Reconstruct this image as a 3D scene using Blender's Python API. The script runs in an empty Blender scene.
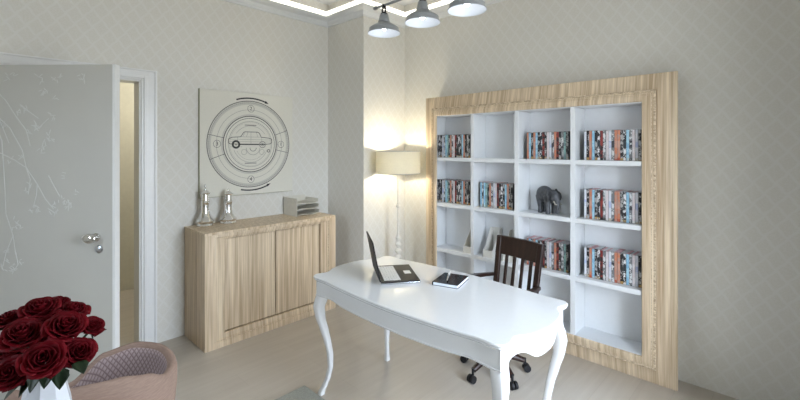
import bpy, bmesh, math, random
from math import pi, sin, cos, radians, sqrt, exp, atan2
from mathutils import Vector, Matrix

# ------------------------------------------------------------------ camera, world, lights, exposure
S = bpy.context.scene
COL = S.collection
rnd = random.Random(7)

cam_data = bpy.data.cameras.new('camera')
cam = bpy.data.objects.new('camera', cam_data)
COL.objects.link(cam)
cam.location = (0, 0, 1.6)
cam.rotation_euler = (pi / 2, 0, atan2(.692, .722))
cam_data.sensor_width = 36.0
cam_data.lens = 411.4 / 800 * 36.0
cam_data.shift_y = -51.4 / 800
cam_data.clip_start = 0.02
S.camera = cam

S.view_settings.view_transform = 'Standard'
S.view_settings.look = 'None'
S.view_settings.exposure = 0.27
S.view_settings.gamma = 1.0
S.view_settings.use_curve_mapping = False

LW, RW, BW, REAR = -3.78, 0.75, 3.388, -1.35     # inner wall faces
CX, CY = -3.176, 2.776                           # corner of the column
CEIL = 3.21
WIN = (1.15, 2.45, 0.10, 2.45)                   # window in the right wall: y0, y1, z0, z1

world = bpy.data.worlds.new('daylight')
S.world = world
world.use_nodes = True
wn = world.node_tree.nodes
wl = world.node_tree.links
bg = wn['Background']
w_tc = wn.new('ShaderNodeTexCoord')
w_sep = wn.new('ShaderNodeSeparateXYZ')
w_map = wn.new('ShaderNodeMapRange')
w_map.inputs['From Min'].default_value = -0.15
w_map.inputs['From Max'].default_value = 0.25
w_mix = wn.new('ShaderNodeMix')
w_mix.data_type = 'RGBA'
w_mix.inputs[6].default_value = (0.24, 0.25, 0.25, 1)
w_mix.inputs[7].default_value = (0.74, 0.85, 1.0, 1)
wl.new(w_tc.outputs['Generated'], w_sep.inputs[0])
wl.new(w_sep.outputs['Z'], w_map.inputs['Value'])
wl.new(w_map.outputs[0], w_mix.inputs[0])
wl.new(w_mix.outputs[2], bg.inputs['Color'])
bg.inputs['Strength'].default_value = 18.5


def light(name, kind, loc, energy, color=(1, 1, 1), size=.05, rot=(0, 0, 0), size_y=None, portal=False):
    d = bpy.data.lights.new(name, kind)
    o = bpy.data.objects.new(name, d)
    COL.objects.link(o)
    o.location = loc
    o.rotation_euler = rot
    d.energy = energy
    d.color = color
    if kind == 'AREA':
        d.shape = 'RECTANGLE'
        d.size = size
        d.size_y = size_y or size
        if portal:
            d.cycles.is_portal = True
    else:
        d.shadow_soft_size = size
    return o


light('window_daylight_portal', 'AREA', (RW + .16, (WIN[0] + WIN[1]) / 2, (WIN[2] + WIN[3]) / 2), 1.0,
      size=WIN[3] - WIN[2], size_y=WIN[1] - WIN[0], rot=(0, pi / 2, 0), portal=True)
light('rear_fill_portal', 'AREA', (-1.9, REAR - .16, 1.925), 1.0, size=.6, size_y=1.05, rot=(pi / 2, 0, 0), portal=True)  # portal of the added rear window, fill for the column side
HALL_W, LAMP_W, COVE_E, BULB_E, PEND_W = 22.0, 18.0, 1.8, 5.0, .45


# ------------------------------------------------------------------ materials
def nodemat(name):
    m = bpy.data.materials.new(name)
    m.use_nodes = True
    nt = m.node_tree
    return m, nt, nt.nodes['Principled BSDF']


def N(nt, typ, **kw):
    n = nt.nodes.new('ShaderNode' + typ)
    for k, v in kw.items():
        setattr(n, k, v)
    return n


def mathn(nt, op, a, b=None):
    n = N(nt, 'Math', operation=op)
    for i, v in enumerate((a, b)):
        if v is None:
            continue
        if isinstance(v, (int, float)):
            n.inputs[i].default_value = v
        else:
            nt.links.new(v, n.inputs[i])
    return n.outputs[0]


def ramp(nt, fac, stops, interp='LINEAR'):
    n = N(nt, 'ValToRGB')
    n.color_ramp.interpolation = interp
    e = n.color_ramp.elements
    while len(e) < len(stops):
        e.new(.5)
    for el, (p, c) in zip(e, stops):
        el.position = p
        el.color = (*c, 1)
    nt.links.new(fac, n.inputs[0])
    return n.outputs[0]


def mixc(nt, fac, a, b, blend='MIX'):
    n = N(nt, 'Mix', data_type='RGBA', blend_type=blend)
    for i, v in ((0, fac), (6, a), (7, b)):
        if isinstance(v, (int, float)):
            n.inputs[i].default_value = v
        elif isinstance(v, tuple):
            n.inputs[i].default_value = (*v, 1)
        else:
            nt.links.new(v, n.inputs[i])
    return n.outputs[2]


def noise(nt, vec, scale, detail=3, rough=.55):
    n = N(nt, 'TexNoise')
    n.inputs['Scale'].default_value = scale
    n.inputs['Detail'].default_value = detail
    n.inputs['Roughness'].default_value = rough
    if vec is not None:
        nt.links.new(vec, n.inputs['Vector'])
    return n.outputs['Fac']


def mapping(nt, src, scale=(1, 1, 1), rot=(0, 0, 0)):
    n = N(nt, 'Mapping')
    n.inputs['Scale'].default_value = scale
    n.inputs['Rotation'].default_value = rot
    nt.links.new(src, n.inputs[0])
    return n.outputs[0]


def plain(name, c, rough=.5, metal=0.0, var=.04, scale=30, spec=None, coat=0.0):
    """a single colour broken up by faint procedural mottling"""
    m, nt, b = nodemat(name)
    tc = N(nt, 'TexCoord')
    f = noise(nt, tc.outputs['Object'], scale)
    lo = tuple(max(0, x * (1 - var)) for x in c)
    hi = tuple(min(1, x * (1 + var)) for x in c)
    nt.links.new(ramp(nt, f, [(.3, lo), (.7, hi)]), b.inputs['Base Color'])
    b.inputs['Roughness'].default_value = rough
    b.inputs['Metallic'].default_value = metal
    if spec is not None:
        b.inputs['Specular IOR Level'].default_value = spec
    b.inputs['Coat Weight'].default_value = coat
    b.inputs['Coat Roughness'].default_value = .05
    return m


def wood(name, dark, light_, rough=.45, fine=150, broad=38, along=1.1, kx=1, ky=1):
    """straight vertical grain in fine stripes"""
    m, nt, b = nodemat(name)
    tc = N(nt, 'TexCoord')
    v1 = mapping(nt, tc.outputs['Object'], (broad * kx, broad * ky, along))
    v2 = mapping(nt, tc.outputs['Object'], (fine * kx, fine * ky, along * 2))
    f1 = noise(nt, v1, 1.0, 4, .6)
    f2 = noise(nt, v2, 1.0, 2, .5)
    s = mathn(nt, 'ADD', mathn(nt, 'MULTIPLY', f1, .68), mathn(nt, 'MULTIPLY', f2, .32))
    mid = tuple((a + c) / 2 for a, c in zip(dark, light_))
    nt.links.new(ramp(nt, s, [(.36, dark), (.5, mid), (.62, light_)]), b.inputs['Base Color'])
    b.inputs['Roughness'].default_value = rough
    return m


def emit(name, c, strength):
    m, nt, b = nodemat(name)
    b.inputs['Base Color'].default_value = (*c, 1)
    b.inputs['Emission Color'].default_value = (*c, 1)
    b.inputs['Emission Strength'].default_value = strength
    return m


def wallpaper(name, cell, line, speck):
    m, nt, b = nodemat(name)
    g = N(nt, 'NewGeometry')
    sp = N(nt, 'SeparateXYZ')
    nt.links.new(g.outputs['Position'], sp.inputs[0])
    u = mathn(nt, 'ADD', sp.outputs[0], sp.outputs[1])
    z = mathn(nt, 'DIVIDE', sp.outputs[2], .132)
    a = mathn(nt, 'DIVIDE', u, .105)
    # ogee: the diamond's edges bow slightly
    wig = mathn(nt, 'MULTIPLY', mathn(nt, 'SINE', mathn(nt, 'MULTIPLY', z, 4 * pi)), .035)
    a2 = mathn(nt, 'ADD', a, wig)
    d1 = mathn(nt, 'PINGPONG', mathn(nt, 'ADD', a2, z), .5)
    d2 = mathn(nt, 'PINGPONG', mathn(nt, 'SUBTRACT', a, mathn(nt, 'SUBTRACT', z, wig)), .5)
    d = mathn(nt, 'MINIMUM', d1, d2)
    inner = noise(nt, g.outputs['Position'], 95, 2)
    soft = ramp(nt, d, [(.05, (1, 1, 1)), (.12, (0, 0, 0))])
    spk = ramp(nt, inner, [(.42, (0, 0, 0)), (.6, (1, 1, 1))])
    c = mixc(nt, spk, cell, speck)
    c = mixc(nt, soft, c, line)
    nt.links.new(c, b.inputs['Base Color'])
    b.inputs['Roughness'].default_value = .6
    return m


def floor_mat():
    m, nt, b = nodemat('pale_plank_floor')
    g = N(nt, 'NewGeometry')
    v = mapping(nt, g.outputs['Position'], (1, 1, 1), (0, 0, pi / 2))
    br = N(nt, 'TexBrick')
    br.offset = .37
    br.inputs['Scale'].default_value = 1
    br.inputs['Brick Width'].default_value = 1.3
    br.inputs['Row Height'].default_value = .19
    br.inputs['Mortar Size'].default_value = .0018
    br.inputs['Mortar Smooth'].default_value = .3
    br.inputs['Color1'].default_value = (.47, .42, .36, 1)
    br.inputs['Color2'].default_value = (.515, .465, .40, 1)
    br.inputs['Mortar'].default_value = (.40, .36, .31, 1)
    nt.links.new(v, br.inputs['Vector'])
    st = noise(nt, mapping(nt, g.outputs['Position'], (24, 1.2, 1)), 1, 4)
    c = mixc(nt, .5, br.outputs['Color'], ramp(nt, st, [(.3, (.445, .395, .335)), (.7, (.545, .495, .43))]))
    nt.links.new(c, b.inputs['Base Color'])
    b.inputs['Roughness'].default_value = .32
    return m


def quilt_mat():
    m, nt, b = nodemat('diamond_quilted_fabric')
    uv = N(nt, 'UVMap')
    sp = N(nt, 'SeparateXYZ')
    nt.links.new(uv.outputs[0], sp.inputs[0])
    a = mathn(nt, 'MULTIPLY', sp.outputs[0], 70)
    z = mathn(nt, 'MULTIPLY', sp.outputs[1], 14)
    d1 = mathn(nt, 'PINGPONG', mathn(nt, 'ADD', a, z), .5)
    d2 = mathn(nt, 'PINGPONG', mathn(nt, 'SUBTRACT', a, z), .5)
    d = mathn(nt, 'MINIMUM', d1, d2)
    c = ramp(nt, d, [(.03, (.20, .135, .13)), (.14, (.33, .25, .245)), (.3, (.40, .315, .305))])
    nt.links.new(c, b.inputs['Base Color'])
    bp = N(nt, 'Bump')
    bp.inputs['Strength'].default_value = .5
    bp.inputs['Distance'].default_value = .006
    nt.links.new(d, bp.inputs['Height'])
    nt.links.new(bp.outputs[0], b.inputs['Normal'])
    b.inputs['Roughness'].default_value = .8
    return m


def ribbed_fabric():
    m, nt, b = nodemat('ribbed_dusty_pink_fabric')
    tc = N(nt, 'TexCoord')
    f = noise(nt, mapping(nt, tc.outputs['Object'], (35, 35, 220)), 1, 3)
    nt.links.new(ramp(nt, f, [(.3, (.255, .17, .13)), (.7, (.32, .22, .172))]), b.inputs['Base Color'])
    bp = N(nt, 'Bump')
    bp.inputs['Strength'].default_value = .4
    bp.inputs['Distance'].default_value = .003
    nt.links.new(f, bp.inputs['Height'])
    nt.links.new(bp.outputs[0], b.inputs['Normal'])
    b.inputs['Roughness'].default_value = .85
    return m


def rug_mat():
    m, nt, b = nodemat('grey_woven_rug')
    tc = N(nt, 'TexCoord')
    f = noise(nt, tc.outputs['Object'], 160, 2)
    nt.links.new(ramp(nt, f, [(.3, (.27, .28, .25)), (.7, (.40, .41, .37))]), b.inputs['Base Color'])
    b.inputs['Roughness'].default_value = .95
    return m


def shade_mat():
    m, nt, b = nodemat('cream_lampshade_fabric')
    tc = N(nt, 'TexCoord')
    f = noise(nt, mapping(nt, tc.outputs['Object'], (90, 90, 90)), 1, 2)
    nt.links.new(ramp(nt, f, [(.3, (.66, .65, .58)), (.7, (.72, .705, .63))]), b.inputs['Base Color'])
    b.inputs['Roughness'].default_value = .9
    tr = N(nt, 'BsdfTranslucent')
    tr.inputs['Color'].default_value = (.74, .71, .60, 1)
    mx = N(nt, 'MixShader')
    mx.inputs[0].default_value = .30
    nt.links.new(b.outputs[0], mx.inputs[1])
    nt.links.new(tr.outputs[0], mx.inputs[2])
    nt.links.new(mx.outputs[0], nt.nodes['Material Output'].inputs[0])
    return m


def spine_mat(name, base, mid, low, blot):
    """printed disc-case spine: lettering-like blotches, a coloured foot band"""
    m, nt, b = nodemat(name)
    tc = N(nt, 'TexCoord')
    sp = N(nt, 'SeparateXYZ')
    nt.links.new(tc.outputs['Object'], sp.inputs[0])
    zz = mathn(nt, 'DIVIDE', sp.outputs[2], .205)
    c = ramp(nt, zz, [(0, low), (.1, base), (.46, mid), (.7, base)], 'CONSTANT')
    oi = N(nt, 'ObjectInfo')
    rv = N(nt, 'CombineXYZ')
    nt.links.new(mathn(nt, 'MULTIPLY', oi.outputs['Random'], 40), rv.inputs[2])
    ad = N(nt, 'VectorMath', operation='ADD')
    nt.links.new(mapping(nt, tc.outputs['Object'], (50, 50, 34)), ad.inputs[0])
    nt.links.new(rv.outputs[0], ad.inputs[1])
    f = noise(nt, ad.outputs[0], 1, 3, .7)
    msk = ramp(nt, f, [(.50, (0, 0, 0)), (.55, (1, 1, 1))])
    c = mixc(nt, msk, c, blot)
    nt.links.new(c, b.inputs['Base Color'])
    b.inputs['Roughness'].default_value = .3
    return m


M = {}
M['paper_l'] = wallpaper('diamond_wallpaper', (.695, .675, .615), (.735, .72, .675), (.72, .70, .65))
M['white_paint'] = plain('white_gloss_paint', (.80, .80, .79), .28, var=.015)
M['ceil'] = plain('ceiling_white', (.72, .73, .73), .7, var=.01)
M['door'] = plain('door_grey_white', (.54, .53, .485), .35, var=.02, scale=3)
M['relief'] = plain('etched_white_relief', (.61, .61, .575), .35, var=.01)
M['hall'] = plain('beige_corridor_plaster', (.62, .595, .49), .8, var=.03)
M['floor'] = floor_mat()
ZD, ZL = (.45, .325, .20), (.80, .66, .48)
M['wood'] = wood('pale_zebrano', ZD, ZL)
M['wood_x'] = wood('pale_zebrano_back_wall', ZD, ZL, ky=.06)
M['wood_y'] = wood('pale_zebrano_left_wall', ZD, ZL, kx=.06)
M['bead'] = wood('pale_zebrano_cross_grain', (.36, .26, .165), ZL, along=90)
M['dark_gap'] = plain('shadow_gap_brown', (.10, .065, .04), .8)
M['shelf_white'] = plain('matt_white_lacquer', (.80, .82, .84), .4, var=.01)
M['desk_white'] = plain('gloss_white_lacquer', (.82, .83, .84), .13, var=.008, coat=.3)
M['walnut'] = wood('dark_mahogany', (.011, .005, .004), (.034, .014, .010), .3)
M['black_plastic'] = plain('black_plastic', (.012, .012, .014), .5, spec=.3)
M['black_gloss'] = plain('black_gloss', (.008, .008, .01), .12)
M['silver'] = plain('brushed_silver', (.62, .64, .68), .25, 1.0, var=.05)
M['chrome'] = plain('polished_silver', (.82, .81, .79), .1, 1.0, var=.03)
M['steel_dark'] = plain('dull_steel', (.36, .38, .40), .3, .55)
M['lamp_white'] = plain('lamp_enamel_white', (.60, .64, .70), .4, var=.01)
M['black_iron'] = plain('black_iron', (.02, .02, .02), .4, .5)
M['keys'] = plain('white_keys', (.82, .82, .80), .4)
M['page'] = plain('paper_pages', (.80, .85, .92), .7, var=.03, scale=120)
M['canvas'] = plain('cream_canvas', (.73, .71, .63), .85, var=.02, scale=90)
M['canvas_edge'] = plain('canvas_edge_olive', (.42, .42, .30), .85)
M['ink'] = plain('dark_ink', (.045, .045, .045), .8)
M['ink_grey'] = plain('grey_ink_wash', (.33, .32, .29), .85, var=.12, scale=220)
M['ink_pale'] = plain('pale_ink_wash', (.58, .565, .51), .85, var=.08, scale=260)
M['tray'] = plain('beige_card_tray', (.66, .63, .55), .6)
M['lamp_pole'] = plain('cream_painted_turning', (.78, .75, .68), .35)
M['shade'] = shade_mat()
M['file'] = plain('off_white_card', (.74, .73, .69), .6, var=.02)
M['eleph'] = plain('grey_stone_elephant', (.075, .08, .09), .45, var=.5, scale=45)
M['ivory'] = plain('ivory', (.55, .52, .45), .4)
M['vase'] = plain('white_ceramic', (.72, .75, .80), .2, var=.02)
M['petal'] = plain('crimson_petal', (.115, .002, .006), .6, spec=.12, var=.4, scale=14)
M['leaf'] = plain('dark_green_leaf', (.010, .026, .008), .45, var=.3)
M['fabric'] = ribbed_fabric()
M['quilt'] = quilt_mat()
M['rug'] = rug_mat()
M['cove'] = emit('cove_led', (1.0, .96, .84), COVE_E)
M['cove_top'] = emit('cove_diffuser_top', (1.0, .95, .84), 1.1)
M['bulb'] = emit('glowing_bulb', (.92, .96, 1.0), BULB_E)
M['lampbulb'] = emit('warm_bulb', (1.0, .82, .5), 6.0)
K, Wt = (.015, .015, .018), (.72, .72, .74)
SP = {
    'W': ('white and blue', spine_mat('spine_white_blue', (.70, .71, .76), (.45, .50, .70), (.55, .50, .40), (.62, .64, .72))),
    'K': ('black and gold', spine_mat('spine_black_gold', K, (.03, .035, .035), (.45, .28, .10), (.42, .42, .42))),
    'O': ('orange', spine_mat('spine_orange', (.62, .23, .13), (.60, .33, .25), (.50, .10, .05), (.50, .30, .24))),
    'B': ('sky blue', spine_mat('spine_sky_blue', (.38, .62, .76), (.42, .66, .78), (.50, .62, .62), (.25, .48, .68))),
    'G': ('grey and black', spine_mat('spine_grey_black', (.20, .21, .22), (.05, .05, .06), (.10, .10, .10), (.66, .67, .68))),
    'R': ('dark red and black', spine_mat('spine_red_black', (.26, .035, .03), (.30, .05, .04), (.02, .02, .02), (.04, .02, .02))),
    'P': ('pale pink', spine_mat('spine_pale_pink', (.68, .60, .62), (.66, .58, .60), (.64, .62, .62), (.72, .68, .70))),
    'T': ('teal', spine_mat('spine_teal', (.30, .52, .50), (.35, .58, .54), (.25, .45, .40), (.20, .30, .32))),
    'D': ('black and white', spine_mat('spine_black_white', (.02, .02, .025), (.03, .04, .05), (.30, .22, .10), (.78, .78, .80))),
}
M['sleeve'] = plain('disc_case_plastic', (.05, .05, .055), .3)
M['sleeve_top'] = plain('disc_case_top_pale', (.52, .52, .54), .4, var=.3, scale=120)
M['sleeve_red'] = plain('disc_case_top_red', (.55, .28, .30), .4, var=.3, scale=120)


# ------------------------------------------------------------------ mesh helpers
class MB:
    def __init__(self):
        self.v, self.f, self.m, self.s = [], [], [], []
        self.uv = None

    def add(self, verts, faces, mat=0, smooth=False, xf=None):
        o = len(self.v)
        for p in verts:
            p = Vector(p)
            self.v.append(xf @ p if xf else p)
        for q in faces:
            self.f.append([i + o for i in q])
            self.m.append(mat)
            self.s.append(smooth)
        return self

    def box(self, a, b, mat=0, xf=None):
        (x0, y0, z0), (x1, y1, z1) = a, b
        vs = [(x0, y0, z0), (x1, y0, z0), (x1, y1, z0), (x0, y1, z0), (x0, y0, z1), (x1, y0, z1), (x1, y1, z1), (x0, y1, z1)]
        fs = [(3, 2, 1, 0), (4, 5, 6, 7), (0, 1, 5, 4), (1, 2, 6, 5), (2, 3, 7, 6), (3, 0, 4, 7)]
        return self.add(vs, fs, mat, False, xf)

    def loops(self, loops, mat=0, smooth=True, close=False, cap=True, xf=None, flip=False, segmats=None):
        """bridge closed loops of equal length"""
        n = len(loops[0])
        vs = [p for l in loops for p in l]
        fs = []
        L = len(loops)
        for i in range(L if close else L - 1):
            j = (i + 1) % L
            for k in range(n):
                q = (i * n + k, i * n + (k + 1) % n, j * n + (k + 1) % n, j * n + k)
                fs.append(q[::-1] if flip else q)
        if cap and not close:
            a = tuple(range(n))[::-1]
            b = tuple((L - 1) * n + k for k in range(n))
            fs += [a[::-1], b[::-1]] if flip else [a, b]
            self.add(vs, fs, mat, smooth, xf)
            self.s[-1] = self.s[-2] = False
            return self
        self.add(vs, fs, mat, smooth, xf)
        if segmats:
            base = len(self.m) - len(fs)
            for i, mm in enumerate(segmats):
                for k in range(n):
                    self.m[base + i * n + k] = mm
        return self

    def lathe(self, prof, n=28, mat=0, xf=None, cap=True, smooth=True):
        ls = [[(r * cos(2 * pi * k / n), r * sin(2 * pi * k / n), z) for k in range(n)] for r, z in prof]
        return self.loops(ls, mat, smooth, False, cap, xf)

    def tube(self, pts, r, n=10, mat=0, xf=None, cap=True):
        pts = [Vector(p) for p in pts]
        rs = r if isinstance(r, (list, tuple)) else [r] * len(pts)
        ls = []
        up = Vector((0, 0, 1))
        prev = None
        for i, p in enumerate(pts):
            d = (pts[min(i + 1, len(pts) - 1)] - pts[max(i - 1, 0)]).normalized()
            if prev is None:
                a = d.cross(up)
                if a.length < 1e-3:
                    a = d.cross(Vector((1, 0, 0)))
            else:
                a = prev - d * prev.dot(d)
            a.normalize()
            prev = a
            b = d.cross(a)
            ls.append([p + (a * cos(2 * pi * k / n) + b * sin(2 * pi * k / n)) * rs[i] for k in range(n)])
        return self.loops(ls, mat, True, False, cap, xf)

    def ellipsoid(self, c, r, n=16, m=10, mat=0, xf=None, rot=None):
        vs, fs = [], []
        c = Vector(c)
        R = rot or Matrix.Identity(3)
        for i in range(1, m):
            t = pi * i / m
            for k in range(n):
                a = 2 * pi * k / n
                vs.append(c + R @ Vector((r[0] * sin(t) * cos(a), r[1] * sin(t) * sin(a), r[2] * cos(t))))
        vs.append(c + R @ Vector((0, 0, r[2])))
        vs.append(c + R @ Vector((0, 0, -r[2])))
        T, B = len(vs) - 2, len(vs) - 1
        for i in range(m - 2):
            for k in range(n):
                fs.append((i * n + k, (i + 1) * n + k, (i + 1) * n + (k + 1) % n, i * n + (k + 1) % n))
        for k in range(n):
            fs.append((T, k, (k + 1) % n))
            fs.append((B, (m - 2) * n + (k + 1) % n, (m - 2) * n + k))
        return self.add(vs, fs, mat, True, xf)

    def prism(self, poly, axis, a, b, mat=0, xf=None, smooth=False):
        """extrude a 2D polygon along an axis ('x','y','z') from a to b"""
        def P(p, t):
            return {'x': (t, p[0], p[1]), 'y': (p[0], t, p[1]), 'z': (p[0], p[1], t)}[axis]
        return self.loops([[P(p, a) for p in poly], [P(p, b) for p in poly]], mat, smooth, False, True, xf)

    def build(self, name, mats, parent=None, bevel=0, segs=2, sharp=35, subsurf=0, loc=None):
        me = bpy.data.meshes.new(name)
        me.from_pydata([tuple(p) for p in self.v], [], self.f)
        for m in (mats if isinstance(mats, (list, tuple)) else [mats]):
            me.materials.append(m)
        for i, p in enumerate(me.polygons):
            p.material_index = self.m[i]
            p.use_smooth = self.s[i]
        bm = bmesh.new()
        bm.from_mesh(me)
        bmesh.ops.recalc_face_normals(bm, faces=bm.faces)
        bm.to_mesh(me)
        bm.free()
        me.set_sharp_from_angle(angle=radians(sharp))
        me.update()
        o = bpy.data.objects.new(name, me)
        COL.objects.link(o)
        if parent:
            o.parent = parent
        if loc:
            o.location = loc
        if bevel:
            md = o.modifiers.new('bevel', 'BEVEL')
            md.width = bevel
            md.segments = segs
            md.limit_method = 'ANGLE'
            md.angle_limit = radians(40)
        if subsurf:
            md = o.modifiers.new('sub', 'SUBSURF')
            md.levels = md.render_levels = subsurf
        return o


def tag(o, label, cat, group=None, kind=None):
    o['label'] = label
    o['category'] = cat
    if group:
        o['group'] = group
    if kind:
        o['kind'] = kind
    return o


def thing(name, label, cat, loc=(0, 0, 0), rz=0, group=None):
    o = bpy.data.objects.new(name, None)
    o.empty_display_size = .05
    COL.objects.link(o)
    o.location = loc
    o.rotation_euler = (0, 0, rz)
    return tag(o, label, cat, group)


def struct(o):
    o['kind'] = 'structure'
    return o


def copy_tree(o, parent=None):
    c = o.copy()
    COL.objects.link(c)
    if parent:
        c.parent = parent
    for ch in list(o.children):
        copy_tree(ch, c)
    return c


def inset_loop(pts, d):
    """offset a closed CCW polygon inward by d with mitres"""
    n = len(pts)
    out = []
    for i in range(n):
        p0, p1, p2 = Vector(pts[i - 1]), Vector(pts[i]), Vector(pts[(i + 1) % n])
        e1, e2 = (p1 - p0).normalized(), (p2 - p1).normalized()
        n1, n2 = Vector((-e1.y, e1.x)), Vector((-e2.y, e2.x))
        k = 1 + n1.dot(n2)
        out.append(p1 + (n1 + n2) * (d / max(k, .3)))
    return out


# ------------------------------------------------------------------ room shell
T = .15
struct(MB().box((-5.6, REAR - T, -.1), (RW + T, BW + T, 0)).build('floor', M['floor']))
struct(MB().box((-5.6, REAR - T, CEIL), (RW + T, BW + T, CEIL + .1)).build('ceiling', M['ceil']))
DY0, DY1, DZ = -.005, .943, 2.148
b = MB()
b.box((LW - T, REAR, 0), (LW, DY0, CEIL))
b.box((LW - T, DY1, 0), (LW, BW, CEIL))
b.box((LW - T, DY0, DZ), (LW, DY1, CEIL))
struct(b.build('wall_left', M['paper_l']))
struct(MB().box((LW, BW, 0), (RW + T, BW + T, CEIL)).build('wall_back', M['paper_l']))
struct(MB().box((LW, CY, 0), (CX, BW, CEIL)).build('wall_column', M['paper_l']))
b = MB()
b.box((RW, REAR, 0), (RW + T, WIN[0], CEIL))
b.box((RW, WIN[1], 0), (RW + T, BW, CEIL))
b.box((RW, WIN[0], 0), (RW + T, WIN[1], WIN[2]))
b.box((RW, WIN[0], WIN[3]), (RW + T, WIN[1], CEIL))
b.box((RW - .33, WIN[0] - .2, 0), (RW, WIN[0], CEIL))      # unseen piers added either side of the window to block its light
b.box((RW - .66, WIN[1], 0), (RW, WIN[1] + .2, CEIL))  # added pier, shades the right end of the back wall
struct(b.build('wall_right', M['paper_l']))
b = MB()
FILL_WIN = (-2.2, -1.6, 1.4, 2.45)                    # unseen window added behind the viewpoint to brighten the column: x0, x1, z0, z1
b.box((LW - T, REAR - T, 0), (FILL_WIN[0], REAR, CEIL))
b.box((FILL_WIN[1], REAR - T, 0), (RW + T, REAR, CEIL))
b.box((FILL_WIN[0], REAR - T, 0), (FILL_WIN[1], REAR, FILL_WIN[2]))
b.box((FILL_WIN[0], REAR - T, FILL_WIN[3]), (FILL_WIN[1], REAR, CEIL))
struct(b.build('wall_rear', M['paper_l']))
# corridor beyond the door
b = MB()
b.box((-5.6, REAR, 0), (-5.45, BW, CEIL))
b.box((-5.45, -.6, 0), (LW - T, -.5, CEIL))
b.box((-5.45, 2.0, 0), (LW - T, 2.1, CEIL))
struct(b.build('wall_corridor', M['hall']))
light('corridor_fill_light', 'POINT', (-4.65, 1.75, 2.3), HALL_W, (1, .96, .88), .12)  # added light without a fixture, brightens the corridor seen past the door

# window frame in the right wall
b = MB()
y0, y1, z0, z1 = WIN
for (ya, yb, za, zb) in ((y0, y0 + .06, z0, z1), (y1 - .06, y1, z0, z1), (y0, y1, z0, z0 + .06), (y0, y1, z1 - .06, z1),
                         ((y0 + y1) / 2 - .03, (y0 + y1) / 2 + .03, z0, z1)):
    b.box((RW + .05, ya, za), (RW + .11, yb, zb))
struct(b.build('window_1', M['white_paint'], bevel=.004))
b = MB()
x0, x1, z0, z1 = FILL_WIN
for (xa, xb, za, zb) in ((x0, x0 + .06, z0, z1), (x1 - .06, x1, z0, z1), (x0, x1, z0, z0 + .06), (x0, x1, z1 - .06, z1),
                         ((x0 + x1) / 2 - .03, (x0 + x1) / 2 + .03, z0, z1)):
    b.box((xa, REAR - .11, za), (xb, REAR - .05, zb))
struct(b.build('rear_fill_window', M['white_paint'], bevel=.004))  # frame of the added, unseen fill window

# door frame: jamb lining and stepped architrave
b = MB()
AO, AT = 1.042, 2.233
for (d0, d1, th) in ((0, .018, .012), (.018, .045, .022), (.045, .095, .016), (.095, .111, .024)):
    k = (AT - DZ) / .111
    b.box((LW, DY1 + d0, 0), (LW + th, DY1 + d1, DZ + d1 * k))
    b.box((LW, DY0 - d1, 0), (LW + th, DY0 - d0, DZ + d1 * k))
    b.box((LW, DY0 - d0, DZ + d0 * k), (LW + th, DY1 + d0, DZ + d1 * k))
b.box((LW - T, DY1 - .012, 0), (LW, DY1, DZ))
b.box((LW - T, DY0, 0), (LW, DY0 + .012, DZ))
b.box((LW - T, DY0, DZ - .012), (LW, DY1, DZ))
struct(b.build('trim_1', M['white_paint'], bevel=.002))

# crown moulding, cove light strip, ceiling trim
room = [(RW, REAR), (RW, BW), (CX, BW), (CX, CY), (LW, CY), (LW, REAR)]


def ring(d, z):
    return [(p.x, p.y, z) for p in inset_loop(room, d)]


prof = [(0, 2.955), (.014, 2.955), (.016, 2.972), (.028, 2.982), (.034, 3.0), (.038, 3.006), (.062, 3.012), (.085, 3.028), (.094, 3.036), (.094, 3.046), (0, 3.046)]
struct(MB().loops([ring(d, z) for d, z in prof], close=True, smooth=False).build('trim_2', M['ceil']))
b = MB()
b.loops([ring(.04, 3.05), ring(.085, 3.05)], 1, False, cap=False)
b.loops([ring(.085, 3.05), ring(.085, 3.098)], 0, False, cap=False)
b.loops([ring(.085, 3.098), ring(.04, 3.098)], 2, False, cap=False)
b.loops([ring(.04, 3.098), ring(.04, 3.05)], 1, False, cap=False)
o = b.build('cove_light_strip', [M['cove'], M['ceil'], M['cove_top']])
tag(o, 'glowing warm white light strip running above the crown moulding', 'light strip')
struct(MB().loops([ring(.17, CEIL), ring(.17, CEIL - .012), ring(.19, CEIL - .02), ring(.21, CEIL - .012), ring(.21, CEIL)], close=True, smooth=False).build('trim_3', M['ceil']))

# ------------------------------------------------------------------ door leaf (opened into the room)
DL = .927
ang = -radians(47.6)
door = bpy.data.objects.new('door_1', None)
COL.objects.link(door)
door.location = (LW + .012, DY0 + .006, 0)
door.rotation_euler = (0, 0, ang)
door['kind'] = 'structure'
door['label'] = 'grey white door leaf with etched branches, ajar into the room'
MB().box((-.042, 0, .008), (0, DL, 2.13)).build('door_panel', M['door'], door, bevel=.003)
b = MB()
b.box((-.043, DL - .014, .008), (.0015, DL + .001, 2.131))
b.build('door_edge', M['white_paint'], door)


def s_of(px):
    return .188 + .00655 * px


def z_of(py):
    return 1.6 - (py - 148.6) * .00622


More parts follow.
